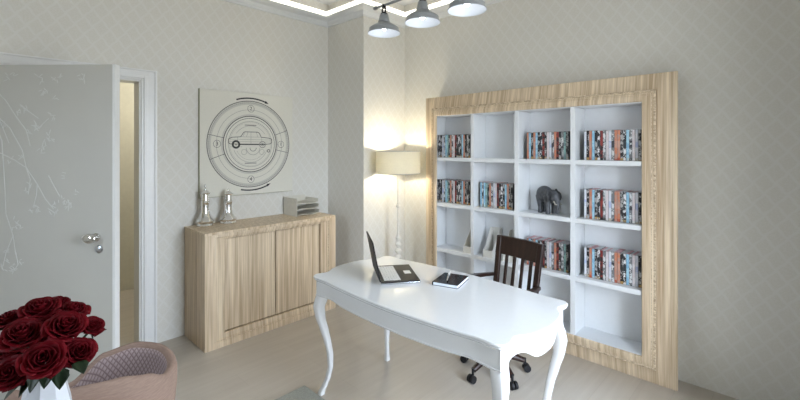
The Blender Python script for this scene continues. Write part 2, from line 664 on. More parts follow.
b = MB()
r2 = random.Random(3)
branches = [[(-14, 60), (-4, 89), (6, 100), (16, 116)], [(-10, 100), (0, 120), (9, 143)], [(-20, 90), (2, 140), (5, 190), (6, 215), (13, 237), (15, 252)],
            [(-6, 150), (14, 160), (26, 168), (37, 185), (45, 200), (53, 210)], [(48, 176), (53, 186), (59, 197)], [(26, 168), (30, 180), (28, 195)],
            [(13, 237), (6, 255), (3, 268)], [(15, 252), (18, 266), (12, 276)], [(37, 185), (36, 196), (33, 208)], [(16, 116), (26, 130), (30, 146)],
            [(-8, 110), (10, 128), (22, 150), (26, 168)], [(20, 104), (30, 112), (38, 118)], [(34, 130), (40, 126), (48, 118)]]
for br in branches:
    b.tube([(.0005, s_of(x), z_of(y)) for x, y in br], [.0034 - .0018 * i / len(br) for i in range(len(br))], 6)
spots = [(8, 76), (14, 74), (38, 76), (42, 80), (57, 77), (55, 80), (80, 76), (81, 79), (43, 92), (46, 92), (40, 91), (56, 97), (50, 115), (54, 117), (36, 124), (33, 128), (38, 128),
         (48, 135), (50, 140), (46, 142), (22, 108), (26, 108), (19, 112), (61, 176), (66, 204), (65, 200), (68, 207), (63, 206), (54, 207), (56, 212), (51, 212), (35, 205), (37, 212), (32, 210),
         (28, 185), (26, 190), (16, 222), (19, 228), (14, 230), (13, 268), (8, 264), (4, 270), (15, 272), (6, 255), (20, 262), (44, 147), (40, 152), (10, 160), (20, 158), (76, 193), (12, 270), (30, 130), (5, 124), (60, 200), (70, 208)]
for (x, y) in spots:
    for q in range(3):
        a = r2.uniform(0, pi)
        rr = Matrix.Rotation(a, 3, 'X')
        b.ellipsoid((.0005, s_of(x) + r2.uniform(-.018, .018), z_of(y) + r2.uniform(-.02, .02)), (.0022, .0035, r2.uniform(.010, .022)), 6, 4, rot=rr)
b.build('branch_relief', M['relief'], door)
kx, kz = .802, 1.043
h = MB()
Ry = Matrix.Rotation(pi / 2, 4, 'Y')
h.lathe([(.026, 0), (.026, .008), (.012, .012), (.011, .032), (.02, .036)], 20, xf=Matrix.Translation((0, kx + .012, kz)) @ Ry)
h.ellipsoid((.052, kx - .004, kz), (.02, .047, .032), 20, 12)
hd = h.build('door_handle', M['chrome'], door)
h = MB()
h.lathe([(.026, 0), (.026, .006), (.018, .012), (.0, .013)], 20, xf=Matrix.Translation((0, kx + .025, kz - .075)) @ Ry)
h.build('key_escutcheon', M['silver'], door)

# ------------------------------------------------------------------ bookcase
BX0, BX1, BZ = -2.72, -.556, 2.112
FYO = 3.222
case = thing('bookcase', 'large built-up bookcase with wide pale zebrano wood frame and white shelves', 'bookcase', ((BX0 + BX1) / 2, 3.388, 0))
ox = (BX0 + BX1) / 2
oy = 3.388


def rect_loops(x0, x1, z0, z1, wl_, wr_, wb_, wt_, prof, ymap, ax='y'):
    out = []
    for u, d in prof:
        a, c, e, g = x0 + u * wl_, x1 - u * wr_, z0 + u * wb_, z1 - u * wt_
        if ax == 'y':
            out.append([(a, ymap(d), e), (c, ymap(d), e), (c, ymap(d), g), (a, ymap(d), g)])
        else:
            out.append([(ymap(d), a, e), (ymap(d), c, e), (ymap(d), c, g), (ymap(d), a, g)])
    return out


FW = .193
prof = [(.13, .002), (.13, .142), (0, .144), (0, .166), (.02, .17), (.55, .192), (.575, .192), (.585, .214), (.62, .218), (.66, .214), (.70, .220), (.80, .226), (.81, .233), (.86, .237), (.98, .238), (1.0, .234), (1.0, .2265), (.72, .2265), (.72, .002)]
lp = rect_loops(BX0 - ox, BX1 - ox, 0, BZ, FW, FW, FW - .004, FW, prof, lambda d: -d)
MB().loops(lp, close=True, smooth=False, segmats=[0, 0, 0, 0, 0, 0, 0, 1, 1, 0, 1, 0, 0, 0, 0, 0, 0, 0, 0]).build('frame', [M['wood_x'], M['bead']], case)
ix0, ix1, iz0, iz1 = BX0 + FW - ox, BX1 - FW - ox, FW - .004, BZ - FW
yb, yf = -.028, -.224
t = .034
cx0, cx1 = -2.58 - ox, -.715 - ox            # the carcass runs on behind the frame's inner edge
DIV = [(-2.138, -2.104), (-1.700, -1.662), (-1.234, -1.198)]
MB().box((cx0, -.022, iz0 - .004), (cx1, -.012, iz1 + .004)).build('back_panel', M['shelf_white'], case)
MB().box((cx0, yf, iz0 - .003), (cx0 + .006, -.0225, iz1)).build('side_panel', M['shelf_white'], case)
MB().box((cx1 - .006, yf, iz0 - .003), (cx1, -.0225, iz1)).build('side_panel', M['shelf_white'], case)
MB().box((cx0 + .0065, yf, iz1 - .006), (cx1 - .0065, -.0225, iz1)).build('top_panel', M['shelf_white'], case)
MB().box((cx0 + .0065, yf, iz0 - .003), (cx1 - .0065, -.0225, iz0 + .003)).build('bottom_panel', M['shelf_white'], case)
for a, c in DIV:
    MB().box((a - ox, yf, iz0 + .0035), (c - ox, -.0225, iz1 - .0065)).build('divider', M['shelf_white'], case, bevel=.0015)
edges = [cx0 + .006] + [v - ox for d in DIV for v in d] + [cx1 - .006]
comp = [(edges[2 * i], edges[2 * i + 1]) for i in range(4)]
rowtop = [1.513, 1.072, .631, iz0 + .003]
for a, c in comp:
    for r in range(3):
        MB().box((a + .0005, yf, rowtop[r] - t), (c - .0005, -.0225, rowtop[r])).build('shelf', M['shelf_white'], case, bevel=.0015)

# ------------------------------------------------------------------ disc cases
CH, CT, CD = .222, .0192, .132


def case_mesh(code):
    b = MB()
    b.box((-CT / 2 + .0004, -CD, 0), (CT / 2 - .0004, 0, CH), 1)
    b.box((-CT / 2 + .0004, -CD, CH), (CT / 2 - .0004, 0, CH + .0006), 2)
    # printed spine sheet standing slightly proud, rounded at the long edges
    w = CT / 2 - .0008
    pl = [(-w, -CD - .0002), (-w * .75, -CD - .0016), (w * .75, -CD - .0016), (w, -CD - .0002)]
    b.prism(pl, 'z', .002, CH - .002, 0)
    top = M['sleeve_red'] if code in 'ORBP' else M['sleeve_top']
    o = b.build('disc_case', [SP[code][1], M['sleeve'], top])
    return o


protos = {}
ORD = ['first', 'second', 'third', 'fourth', 'fifth', 'sixth', 'seventh', 'eighth', 'ninth', 'tenth', 'eleventh', 'twelfth', 'thirteenth', 'fourteenth',
       'fifteenth', 'sixteenth', 'seventeenth', 'eighteenth', 'nineteenth', 'twentieth']
rows = [
    (0, 0, .004, 'KDKWGBTKOGPRKDKBOKGK', 'in the top left shelf compartment', 'disc cases in the top left compartment'),
    (2, 0, .044, 'OBKOBKDRKPWGORKGTK', 'in the row above the elephant', 'disc cases above the elephant'),
    (3, 0, .045, 'WKOBKDRGPWGOOKDBGPWK', 'in the top right shelf compartment', 'disc cases in the top right compartment'),
    (0, 1, .004, 'KDKWGBTKOGPRKDKBOKGK', 'in the second shelf\'s leftmost row', 'disc cases at the left of the second shelf'),
    (1, 1, .030, 'BGBTKOGWPRKDKBOKK', 'in the row left of the elephant', 'disc cases left of the elephant'),
    (3, 1, .045, 'WKOBKDRGPWGOOKDBGPWK', 'in the row right of the elephant', 'disc cases right of the elephant'),
    (2, 2, .044, 'OBKOBKDRKPWGORKGTK', 'in the row below the elephant', 'disc cases below the elephant'),
    (3, 2, .045, 'WKOBKDRGPWGOOKDBGPWK', 'in the lowest row on the right', 'disc cases in the lowest right compartment'),
]
for (ci, ri, off, seq, where, grp) in rows:
    x = comp[ci][0] + off + CT / 2
    for k, code in enumerate(seq):
        if code not in protos:
            protos[code] = case_mesh(code)
            o = protos[code]
        else:
            o = protos[code].copy()
            COL.objects.link(o)
        o.location = (ox + x, oy - .033 - rnd.uniform(0, .004), rowtop[ri] + .0002)
        o.scale = (1, 1, 1 - rnd.choice((0, 0, 0, .012, .02)))
        tag(o, '%s disc case, %s from left %s' % (SP[code][0], ORD[k], where), 'disc case', grp)
        x += CT + .0002

# ------------------------------------------------------------------ magazine files on the third shelf


def magazine_file(x0, x1, y0, y1, z, h_back, h_lip, label):
    o = thing('magazine_file', label, 'magazine file', ((x0 + x1) / 2, (y0 + y1) / 2, z), 0, 'magazine files on the third shelf')
    w, d = (x1 - x0) / 2, (y1 - y0) / 2
    side = [(-d, 0), (d, 0), (d, h_back), (d * .45, h_back), (-d * .72, h_lip * 1.25), (-d, h_lip)]
    for s in (-1, 1):
        xa, xb = (-w, -w + .004) if s < 0 else (w - .004, w)
        MB().prism(side, 'x', xa, xb).build('side_panel', M['file'], o)
    MB().box((-w + .0042, -d, 0), (w - .0042, -d + .004, h_lip)).build('front_lip', M['file'], o)
    MB().box((-w + .0042, d - .004, 0), (w - .0042, d, h_back)).build('back_panel', M['file'], o)
    MB().box((-w + .0042, -d + .0042, 0), (w - .0042, d - .0042, .004)).build('base', M['file'], o)
    return o


z3 = rowtop[2]
magazine_file(-2.235, -2.142, 3.185, 3.355, z3, .20, .06, 'slanted white magazine file in the corner below the leftmost disc row')
magazine_file(-2.02, -1.925, 3.185, 3.355, z3, .245, .06, 'taller white magazine file just left of the dark chair back')
magazine_file(-1.825, -1.73, 3.185, 3.355, z3, .245, .06, 'white magazine file mostly hidden behind the dark chair back')

# ------------------------------------------------------------------ elephant
el = thing('elephant_figurine', 'dark grey elephant figurine standing on a white shelf', 'figurine', (-1.452, 3.262, rowtop[1] + .0005), 0)
b = MB()
b.ellipsoid((-.035, 0, .138), (.072, .050, .060), 20, 12)
b.ellipsoid((.02, 0, .125), (.065, .044, .052), 20, 12)
b.ellipsoid((.07, -.005, .125), (.038, .035, .04), 16, 10)
b.ellipsoid((.052, -.004, .155), (.03, .028, .022), 16, 10)
for (x, y, f) in ((-.072, .026, 0), (-.062, -.028, .01), (.03, .026, 0), (.022, -.03, .008)):
    b.tube([(x, y, .13), (x + .003, y, .08), (x + f, y, .04), (x + f, y, .0)], [.028, .020, .0155, .018], 12)
b.tube([(.085, -.006, .12), (.104, -.008, .09), (.108, -.01, .055), (.102, -.012, .022), (.108, -.012, .008)], [.024, .019, .014, .011, .009], 12)
b.tube([(-.105, 0, .145), (-.116, 0, .11), (-.113, 0, .075)], [.006, .004, .005], 8)
body = b.build('body', M['eleph'], el)
md = body.modifiers.new('remesh', 'REMESH')
md.mode = 'VOXEL'
md.voxel_size = .0042
md.use_smooth_shade = True
md = body.modifiers.new('smooth', 'SMOOTH')
md.factor = .5
md.iterations = 5
for s in (-1, 1):
    e = MB()
    rr = Matrix.Rotation(s * radians(28), 3, 'Z') @ Matrix.Rotation(radians(-10), 3, 'Y')
    e.ellipsoid((.048, s * .043 - .003, .128), (.034, .006, .04), 16, 8, rot=rr)
    e.ellipsoid((.040, s * .045 - .003, .162), (.012, .006, .02), 12, 6, rot=rr)
    e.build('ear', M['eleph'], el)
    k = MB()
    k.tube([(.088, s * .02 - .006, .098), (.106, s * .024 - .006, .078), (.124, s * .022 - .006, .078)], [.0055, .0045, .0015], 8)
    k.build('tusk', M['ivory'], el)
el.rotation_euler.z = radians(-24)
el.scale = (1.1, 1.1, 1.12)

# ------------------------------------------------------------------ sideboard
SY0, SY1, SZ, SF = 1.267, 2.536, .932, -3.327
sb = thing('sideboard', 'pale zebrano two-door sideboard against the left wall', 'sideboard', (SF - .22, (SY0 + SY1) / 2, 0))
sy = (SY0 + SY1) / 2
hw = (SY1 - SY0) / 2
fx = .22
MB().box((LW + .004 - (SF - .22), -hw + .002, .0), (fx - .062, hw - .002, SZ - .022)).build('carcass', M['wood'], sb)
MB().box((LW + .003 - (SF - .22), -hw, SZ - .0215), (fx - .0005, hw, SZ)).build('top_panel', M['wood'], sb, bevel=.002)
prof = [(0, .06), (0, .0005), (.015, .0), (.42, .0), (.43, .006), (.50, .004), (.52, .012), (.60, .008), (.62, .014), (.93, .016), (1.0, .022), (1.0, .05), (.95, .06)]
lp = rect_loops(-hw, hw, .0, SZ - .022, .165, .165, .105, .045, prof, lambda d: fx - d, 'x')
MB().loops(lp, close=True, smooth=False, segmats=[0, 0, 0, 0, 0, 1, 0, 0, 0, 0, 0, 0, 0]).build('frame', [M['wood_y'], M['bead']], sb)
ya, yb2, za, zb = -hw + .165, hw - .165, .105, SZ - .022 - .045
mid = 1.874 * 1.012 - sy
MB().box((fx - .0618, ya + .004, za + .006), (fx - .038, mid - .004, zb - .005)).build('door', M['wood_y'], sb, bevel=.002)
MB().box((fx - .0618, mid + .004, za + .006), (fx - .038, yb2 - .004, zb - .005)).build('door', M['wood_y'], sb, bevel=.002)
MB().box((fx - .0619, ya - .004, za - .004), (fx - .0600, yb2 + .004, zb + .004)).build('shadow_gap', M['dark_gap'], sb)

# silver urns
for (loc, hs, lab) in (((-3.68, 1.403, SZ), 1.0, 'taller polished silver urn with pointed finial on the sideboard'),
                       ((-3.665, 1.597, SZ), .93, 'shorter polished silver urn on the sideboard, beside the taller one')):
    u = thing('silver_urn', lab, 'urn', loc, 0, 'silver urns on the sideboard')
    k = 1.28
    pr = [(.050, 0), (.053, .006), (.048, .014), (.045, .018), (.052, .026), (.057, .034), (.053, .044), (.040, .056), (.032, .075), (.026, .105), (.024, .14), (.027, .158), (.030, .164), (.027, .172), (.026, .178)]
    MB().lathe([(r * k, z * 1.25 * hs) for r, z in pr], 32).build('body', M['chrome'], u)
    z0_ = .178 * 1.25 * hs
    pr2 = [(.020, 0), (.023, .004), (.022, .040), (.022, .050), (.034, .056), (.036, .062), (.028, .068), (.020, .078), (.009, .088)]
    MB().lathe([(r * k, z0_ + z * hs) for r, z in pr2], 32).build('collar', M['chrome'], u)
    z1_ = z0_ + .088 * hs
    pr3 = [(.009, 0), (.013, .006), (.008, .012), (.005, .018), (.009, .027), (.007, .038), (.002, .05), (0, .054)]
    if hs < 1:
        pr3 = [(r * .9, z * .5) for r, z in pr3]
    MB().lathe([(r, z1_ + z) for r, z in pr3], 20).build('finial', M['chrome'], u)

# letter tray
tr = thing('letter_tray', 'beige three-tier letter tray at the far end of the sideboard', 'letter tray', (-3.615, 2.33, SZ))
MB().box((-.135, -.125, 0), (.105, -.120, .175)).build('side_panel', M['tray'], tr)
MB().box((-.150, -.1195, 0), (-.145, .13, .18)).build('back_panel', M['tray'], tr)
for i, z in enumerate((.004, .058, .112)):
    b = MB()
    n = 12
    pts = []
    for q in range(n + 1):
        y = -.1195 + .255 * q / n
        f = q / n
        pts.append((y, z + .006 * sin(pi * 2 * f) + .012 * f * f))
    poly = pts + [(y, zz + .005) for y, zz in reversed(pts)]
    b.prism(poly, 'x', -.1445, .10 - .008 * i)
    yl, zl = pts[-1]
    b.prism([(yl, zl), (yl + .004, zl), (yl + .010, zl + .034), (yl + .006, zl + .034)], 'x', -.1445, .10 - .008 * i)
    b.build('shelf', M['tray'], tr)

# ------------------------------------------------------------------ wall picture
AY0, AY1, AZ0, AZ1 = 1.386, 2.306, 1.166, 2.128
art = thing('wall_canvas', 'square cream canvas with a vintage car drawn inside rings', 'picture', (LW, (AY0 + AY1) / 2, (AZ0 + AZ1) / 2))
aw, ah = (AY1 - AY0) / 2, (AZ1 - AZ0) / 2
MB().box((.003, -aw, -ah), (.028, aw, ah)).build('canvas', [M['canvas']], art, bevel=.002)
b = MB()
b.box((.002, -aw - .003, -ah), (.027, -aw - .0002, ah))
b.box((.002, -aw - .003, -ah - .003), (.027, aw, -ah - .0002))
b.build('edge_strip', M['canvas_edge'], art)
XI = .0284


def ann(b, cy, cz, r0, r1, x=XI, n=72, mat=0, a0=0, a1=2 * pi, th=.0006):
    full = abs(a1 - a0 - 2 * pi) < 1e-6
    cnt = n if full else n + 1
    A = [a0 + (a1 - a0) * k / n for k in range(cnt)]
    ls = []
    for k in A:
        ls.append([(x, cy + r0 * cos(k), cz + r0 * sin(k)), (x, cy + r1 * cos(k), cz + r1 * sin(k)), (x + th, cy + r1 * cos(k), cz + r1 * sin(k)), (x + th, cy + r0 * cos(k), cz + r0 * sin(k))])
    b.loops(ls, mat, False, close=full, cap=not full)


def stroke(b, pts, w=.004, x=XI, mat=0, th=.0006):
    for (p, q) in zip(pts[:-1], pts[1:]):
        p, q = Vector(p), Vector(q)
        d = (q - p)
        if d.length < 1e-6:
            continue
        d.normalize()
        n_ = Vector((-d.y, d.x)) * w / 2
        p2, q2 = p - d * w * .3, q + d * w * .3
        poly = [p2 + n_, p2 - n_, q2 - n_, q2 + n_]
        b.prism([(v.x, v.y) for v in poly], 'x', x, x + th, mat)


cz0 = -.004
b = MB()
# tonal washes
ann(b, .008, cz0, .405, .415, XI - .0005, mat=2)
ann(b, .008, cz0, .375, .405, XI - .0006, mat=2)
ann(b, .008, cz0, .270, .285, XI - .0006, mat=2)
R0 = .412
ann(b, .008, cz0, R0 - .005, R0, mat=0)
ann(b, .008, cz0, .392, .395, mat=1)
ann(b, .008, cz0, .325, .328, mat=1)
ann(b, .008, cz0, .262, .269, mat=0)
ann(b, .008, cz0, .243, .247, mat=0)
ann(b, .008, cz0, .214, .218, mat=1)
ann(b, .008, cz0, .205, .2065, mat=1)
for a in (168, 200, 348, 20):
    ra = radians(a)
    stroke(b, [(.008 + .268 * cos(ra), cz0 + .268 * sin(ra)), (.008 + .41 * cos(ra), cz0 + .41 * sin(ra))], .004)
# hatch ticks around the outer ring
for k in range(120):
    ra = 2 * pi * k / 120
    stroke(b, [(.008 + .385 * cos(ra), cz0 + .385 * sin(ra)), (.008 + .405 * cos(ra), cz0 + .405 * sin(ra))], .0015, mat=1)
# small badge circles for the numbers
for (ny, nz) in ((.008, .338), (-.312, .0), (.325, 0), (.008, -.336)):
    ann(b, ny, cz0 + nz, .031, .034, x=XI + .0008, n=28, mat=0)
# bearing marks (arcs with arrow head) above and below
ann(b, .008, cz0, .431, .444, a0=radians(70), a1=radians(109), mat=0, n=24)
ann(b, .008, cz0, .433, .446, a0=radians(257), a1=radians(293), mat=0, n=24)
for a, sgn in ((69, -1), (294, 1)):
    ra = radians(a)
    c = Vector((.008 + .437 * cos(ra), cz0 + .437 * sin(ra)))
    tdir = Vector((-sin(ra), cos(ra))) * sgn
    nr = Vector((cos(ra), sin(ra)))
    poly = [c + tdir * .03, c - tdir * .012 + nr * .014, c - tdir * .012 - nr * .014]
    b.prism([(v.x, v.y) for v in poly], 'x', XI, XI + .0006, 0)
# the car: side view, wheel left and right, cabin, hood
car = [(-.215, .035), (-.185, .05), (-.10, .056), (-.075, .095), (-.06, .104), (.065, .104), (.085, .095), (.105, .056), (.185, .048), (.215, .04), (.217, .005), (.20, -.008), (.16, -.012), (-.20, -.012), (-.218, .0), (-.215, .035)]
stroke(b, [(y + .008, z + cz0 + .012) for y, z in car], .0055)
for pts in ([(-.20, .032), (.21, .03)], [(-.10, .056), (.105, .056)], [(0, .104), (0, -.01)], [(-.03, .1), (-.045, .056)], [(.055, .1), (.07, .056)], [(-.06, .095), (-.08, .06)], [(-.215, .01), (.215, .01)], [(-.13, .05), (-.13, 0)], [(.11, .05), (.11, 0)]):
    stroke(b, [(y + .008, z + cz0 + .012) for y, z in pts], .0028, mat=1)
ann(b, -.138, cz0 - .004, .022, .040, x=XI + .0008, n=32, mat=0)
ann(b, -.138, cz0 - .004, .0, .010, x=XI + .0008, n=20, mat=1)
ann(b, .126, cz0 - .004, .026, .034, x=XI + .0008, n=32, mat=1)
ann(b, .126, cz0 - .004, .010, .016, x=XI + .0008, n=20, mat=1)
# gearing sketch under the car
ann(b, .03, cz0 - .035, .066, .070, a0=pi, a1=2 * pi, mat=1, n=24)
ann(b, .03, cz0 - .035, .030, .034, a0=pi, a1=2 * pi, mat=0, n=24)
ann(b, -.06, cz0 - .075, .024, .027, n=24, mat=1)
ann(b, .12, cz0 - .075, .024, .027, n=24, mat=1)
ann(b, .19, cz0 - .065, .010, .016, n=20, mat=0)
ann(b, .008, cz0, .172, .175, a0=radians(200), a1=radians(340), mat=1, n=30)
ann(b, .008, cz0, .150, .152, a0=radians(205), a1=radians(335), mat=1, n=30)
ann(b, .008, cz0, .172, .175, a0=radians(35), a1=radians(145), mat=1, n=30)
stroke(b, [(-.05, .176), (.06, .176)], .010, mat=1)
stroke(b, [(-.05, -.186), (.06, -.186)], .010, mat=1)
stroke(b, [(-.19, -.03), (-.08, -.03)], .003, mat=1)
stroke(b, [(-.10, cz0 - .004), (.16, cz0 - .004)], .008, mat=0)
b.build('ink_drawing', [M['ink'], M['ink_grey'], M['ink_pale']], art)


def text_mesh(txt, size, mat, parent, loc, rot, name, extrude=.0004):
    cu = bpy.data.curves.new(name, 'FONT')
    cu.body = txt
    cu.size = size
    cu.extrude = extrude
    cu.align_x = 'CENTER'
    cu.align_y = 'CENTER'
    t_ = bpy.data.objects.new(name, cu)
    COL.objects.link(t_)
    dg = bpy.context.evaluated_depsgraph_get()
    me = bpy.data.meshes.new_from_object(t_.evaluated_get(dg))
    bpy.data.objects.remove(t_)
    me.materials.clear()
    me.materials.append(mat)
    o = bpy.data.objects.new(name, me)
    COL.objects.link(o)
    o.parent = parent
    o.location = loc
    o.rotation_euler = rot
    return o


for (txt, ny, nz) in (('2', .008, .338), ('3', -.312, 0), ('1', .325, 0), ('4', .008, -.336)):
    text_mesh(txt, .05, M['ink'], art, (XI + .0012, ny, cz0 + nz), (pi / 2, 0, pi / 2), 'printed_number')

# ------------------------------------------------------------------ floor lamp
fl = thing('floor_lamp', 'cream drum-shade floor lamp with turned stem in the corner niche', 'lamp', (-2.93, 3.03, 0))
MB().lathe([(.0, 0), (.15, 0), (.155, .012), (.145, .022), (.12, .03), (.06, .04), (.03, .06), (.022, .075)], 36).build('base', M['lamp_pole'], fl)
pr = [(.02, .07), (.02, .10), (.034, .12), (.02, .14), (.02, .17), (.04, .2), (.045, .23), (.03, .27), (.018, .30), (.022, .40), (.018, .46)]
zz = .46
for q in range(4):
    s = 1 - q * .1
    pr += [(.017, zz), (.036 * s, zz + .018), (.040 * s, zz + .03), (.030 * s, zz + .045), (.016, zz + .058)]
    zz += .066
pr += [(.013, zz + .01), (.010, .78), (.010, .995), (.02, 1.002), (.024, 1.012), (.02, 1.022), (.009, 1.03), (.008, 1.36)]
MB().lathe(pr, 24).build('stem', M['lamp_pole'], fl)
b = MB()
R = .228
b.loops([[(r * cos(2 * pi * k / 64), r * sin(2 * pi * k / 64), z) for k in range(64)] for r, z in ((R, 1.346), (R, 1.575), (R - .002, 1.575), (R - .002, 1.346))], close=True, smooth=True)
sh = b.build('lamp_shade', M['shade'], fl)
b = MB()
for z in (1.348, 1.573):
    b.tube([(R * cos(2 * pi * k / 48), R * sin(2 * pi * k / 48), z) for k in range(49)], .0028, 6, cap=False)
for k in range(3):
    a = 2 * pi * k / 3
    b.tube([(0, 0, 1.36), (R * cos(a), R * sin(a), 1.352)], .002, 6)
b.build('shade_ring', M['steel_dark'], sh)
b = MB()
b.ellipsoid((0, 0, 1.43), (.032, .032, .04), 16, 10)
b.build('bulb', M['lampbulb'], fl)
light('floor_lamp_bulb', 'POINT', (-2.93, 3.03, 1.46), LAMP_W, (1, .90, .70), .045)

# ------------------------------------------------------------------ desk
DX0, DX1, DYF, DYB, DZT = -2.280, -.866, 1.530, 2.235, .775
desk = thing('writing_desk', 'glossy white serpentine-edged writing desk on cabriole legs', 'desk', ((DX0 + DX1) / 2, (DYF + DYB) / 2, 0))
dw, dd = (DX1 - DX0) / 2, (DYB - DYF) / 2


def g_(t, c, w):
    return exp(-((t - c) / w) ** 2)


def desk_outline(inset, detail=1.0):
    pts = []
    for side in range(4):
        Ls = 2 * dw if side % 2 == 0 else 2 * dd
        n = 44 if side % 2 == 0 else 36
        rc = .055
        A, B, c, w = (.036, .006, .11, .05) if side % 2 == 0 else (.050, .032, .18, .075)
        for i in range(n):
            s = rc * .293 + (i + .5) / n * (Ls - rc * .586)
            tt = s / Ls
            o = A * sin(pi * tt) ** 2 - B * (g_(tt, c, w) + g_(tt, 1 - c, w))
            e = min(s, Ls - s)
            if e < rc:
                o -= rc - sqrt(max(0, rc * rc - (rc - e) ** 2))
            o = o * detail - inset
            if side == 0:
                p = (-dw + s, -dd - o)
            elif side == 1:
                p = (dw + o, -dd + s)
            elif side == 2:
                p = (dw - s, dd + o)
            else:
                p = (-dw - o, dd - s)
            x = max(-dw - A - .01 + inset, min(dw + A + .01 - inset, p[0]))
            y = p[1]
            # keep corners inside the inset rectangle
            cx_, cy_ = dw - inset, dd - inset
            if side % 2 == 0:
                x = max(-cx_, min(cx_, x))
            else:
                y = max(-cy_, min(cy_, y))
            pts.append((x, y, tt, side))
    return pts


b = MB()
ls = []
for ins, z in ((.02, DZT - .030), (.012, DZT - .028), (.006, DZT - .022), (.010, DZT - .018), (.001, DZT - .012), (0, DZT - .006), (.003, DZT - .001), (.007, DZT)):
    ls.append([(p[0], p[1], z) for p in desk_outline(ins)])
b.loops(ls, smooth=True, cap=False)
for l, s in ((ls[-1], 1), (ls[0], -1)):
    n = len(l)
    b.add(l + [(0, 0, l[0][2])], [((i, (i + 1) % n, n) if s > 0 else ((i + 1) % n, i, n)) for i in range(n)], 0, False)
b.build('desktop', M['desk_white'], desk, sharp=50)


def low(t, side):
    if side % 2 == 0:
        return .644 + .010 * (g_(t, .15, .06) + g_(t, .85, .06))
    return .642 + .045 * (g_(t, .25, .085) + g_(t, .75, .085))


b = MB()
o1, o2 = desk_outline(.026), desk_outline(.046)
zt = DZT - .0302
ls = [[(p[0], p[1], zt) for p in o1], [(p[0], p[1], low(p[2], p[3]) + .012) for p in o1],
      [(q[0] + (p[0] - q[0]) * -.2, q[1] + (p[1] - q[1]) * -.2, low(q[2], q[3]) + .009) for p, q in zip(o2, o1)],
      [(q[0], q[1], low(q[2], q[3])) for q in o1], [(p[0], p[1], low(p[2], p[3])) for p in o2], [(p[0], p[1], zt) for p in o2]]
b.loops(ls, close=True, smooth=True)
b.build('apron', M['desk_white'], desk, sharp=40)


def leg(sx, sy_):
    b = MB()
    secs = [(.735, 0, .033), (.66, .0, .034), (.62, .012, .034), (.57, .022, .031), (.50, .016, .027), (.42, -.002, .0235), (.34, -.018, .0195), (.26, -.029, .017), (.18, -.030, .015), (.11, -.020, .0142), (.055, -.004, .015), (.02, .010, .018), (.0, .012, .019)]
    # resample smoothly
    out = []
    n = 40
    zs = [s[0] for s in secs]
    for i in range(n + 1):
        z = .735 * (1 - i / n)
        for (a, c) in zip(secs[:-1], secs[1:]):
            if c[0] <= z <= a[0]:
                f = (a[0] - z) / (a[0] - c[0])
                f2 = f * f * (3 - 2 * f) * .35 + f * .65
                out.append((z, a[1] + (c[1] - a[1]) * f2, a[2] + (c[2] - a[2]) * f2))
                break
    ls = []
    bx, by = sx * (dw - .064), sy_ * (dd - .064)
    for z, off, h_ in out:
        l = []
        for (qx, qy) in ((1, -.6), (1, .6), (.88, .88), (.6, 1), (-.6, 1), (-.88, .88), (-1, .6), (-1, -.6), (-.88, -.88), (-.6, -1), (.6, -1), (.88, -.88)):
            l.append((bx + sx * off + qx * h_, by + sy_ * off + qy * h_, z))
        ls.append(l)
    b.loops(ls, smooth=True)
    return b.build('leg', M['desk_white'], desk, sharp=60)


for sx in (-1, 1):
    for sy_ in (-1, 1):
        leg(sx, sy_)

# ------------------------------------------------------------------ laptop
fa = atan2(.81, .585)
lt = thing('laptop', 'open black laptop with white keys on the white desk', 'laptop', (-1.868, 1.912, DZT + .0005), fa)
# local +x = towards the user (front), hinge at x = -.12
b = MB().box((-.122, -.178, .002), (.122, .178, .012), 0)
b.box((-.1215, -.1775, .0121), (.1215, .1775, .0185), 1)
base = b.build('base', [M['silver'], M['black_plastic']], lt, bevel=.002)
b = MB()
for r in range(6):
    for c in range(15):
        x0 = -.098 + r * .0172
        y0_ = -.150 + c * .0201
        if r == 5 and 4 <= c <= 8:
            continue
        b.box((x0, y0_, .0186), (x0 + .0158, y0_ + .0188, .0205))
b.box((-.098 + 5 * .0172, -.150 + 4 * .0201, .0186), (-.098 + 5 * .0172 + .0158, -.150 + 8 * .0201 + .0188, .0205))
b.build('keyboard', M['keys'], lt)
MB().box((.052, -.03, .0186), (.095, .035, .0192)).build('touchpad', M['keys'], lt)
lid_rot = Matrix.Translation((-.124, 0, .019)) @ Matrix.Rotation(radians(-11), 4, 'Y')
b = MB().box((-.006, -.178, .002), (.002, .178, .246), 0, lid_rot)
lid = b.build('lid', M['black_plastic'], lt, bevel=.002)
MB().box((.0021, -.165, .016), (.003, .165, .235), 0, lid_rot).build('screen', M['black_gloss'], lid)
b = MB()
for y in (-.12, .12):
    b.tube([(-.122, y - .02, .020), (-.122, y + .02, .020)], .004, 10)
b.build('hinge', M['steel_dark'], lt)

# ------------------------------------------------------------------ notebook and pen
na = atan2(.045, .153)
nb = thing('notebook', 'small black-covered notebook lying on the desk', 'notebook', (-1.531, 2.052, DZT + .0005), na)
MB().box((-.08, -.103, .0), (.08, .103, .0028), 0).build('back_cover', M['black_gloss'], nb, bevel=.001)
MB().box((-.076, -.101, .0029), (.077, .101, .0188), 0).build('pages', M['page'], nb)
MB().box((-.08, -.103, .0189), (.08, .103, .0215), 0).build('front_cover', M['black_gloss'], nb, bevel=.001)
b = MB()
b.prism([(-.0805, 0), (-.083, .004), (-.0835, .011), (-.083, .018), (-.0805, .0215)], 'y', -.103, .103)
b.build('spine', M['black_gloss'], nb)
pen = thing('pen', 'white and silver pen lying across the black notebook', 'pen', (-1.56, 2.065, DZT + .0285), atan2(.183, -.115))
Rx = Matrix.Rotation(pi / 2, 4, 'Y')
MB().lathe([(.001, -.095), (.0025, -.088), (.0055, -.075), (.006, -.02), (.006, .02)], 14, xf=Rx).build('barrel', M['silver'], pen)
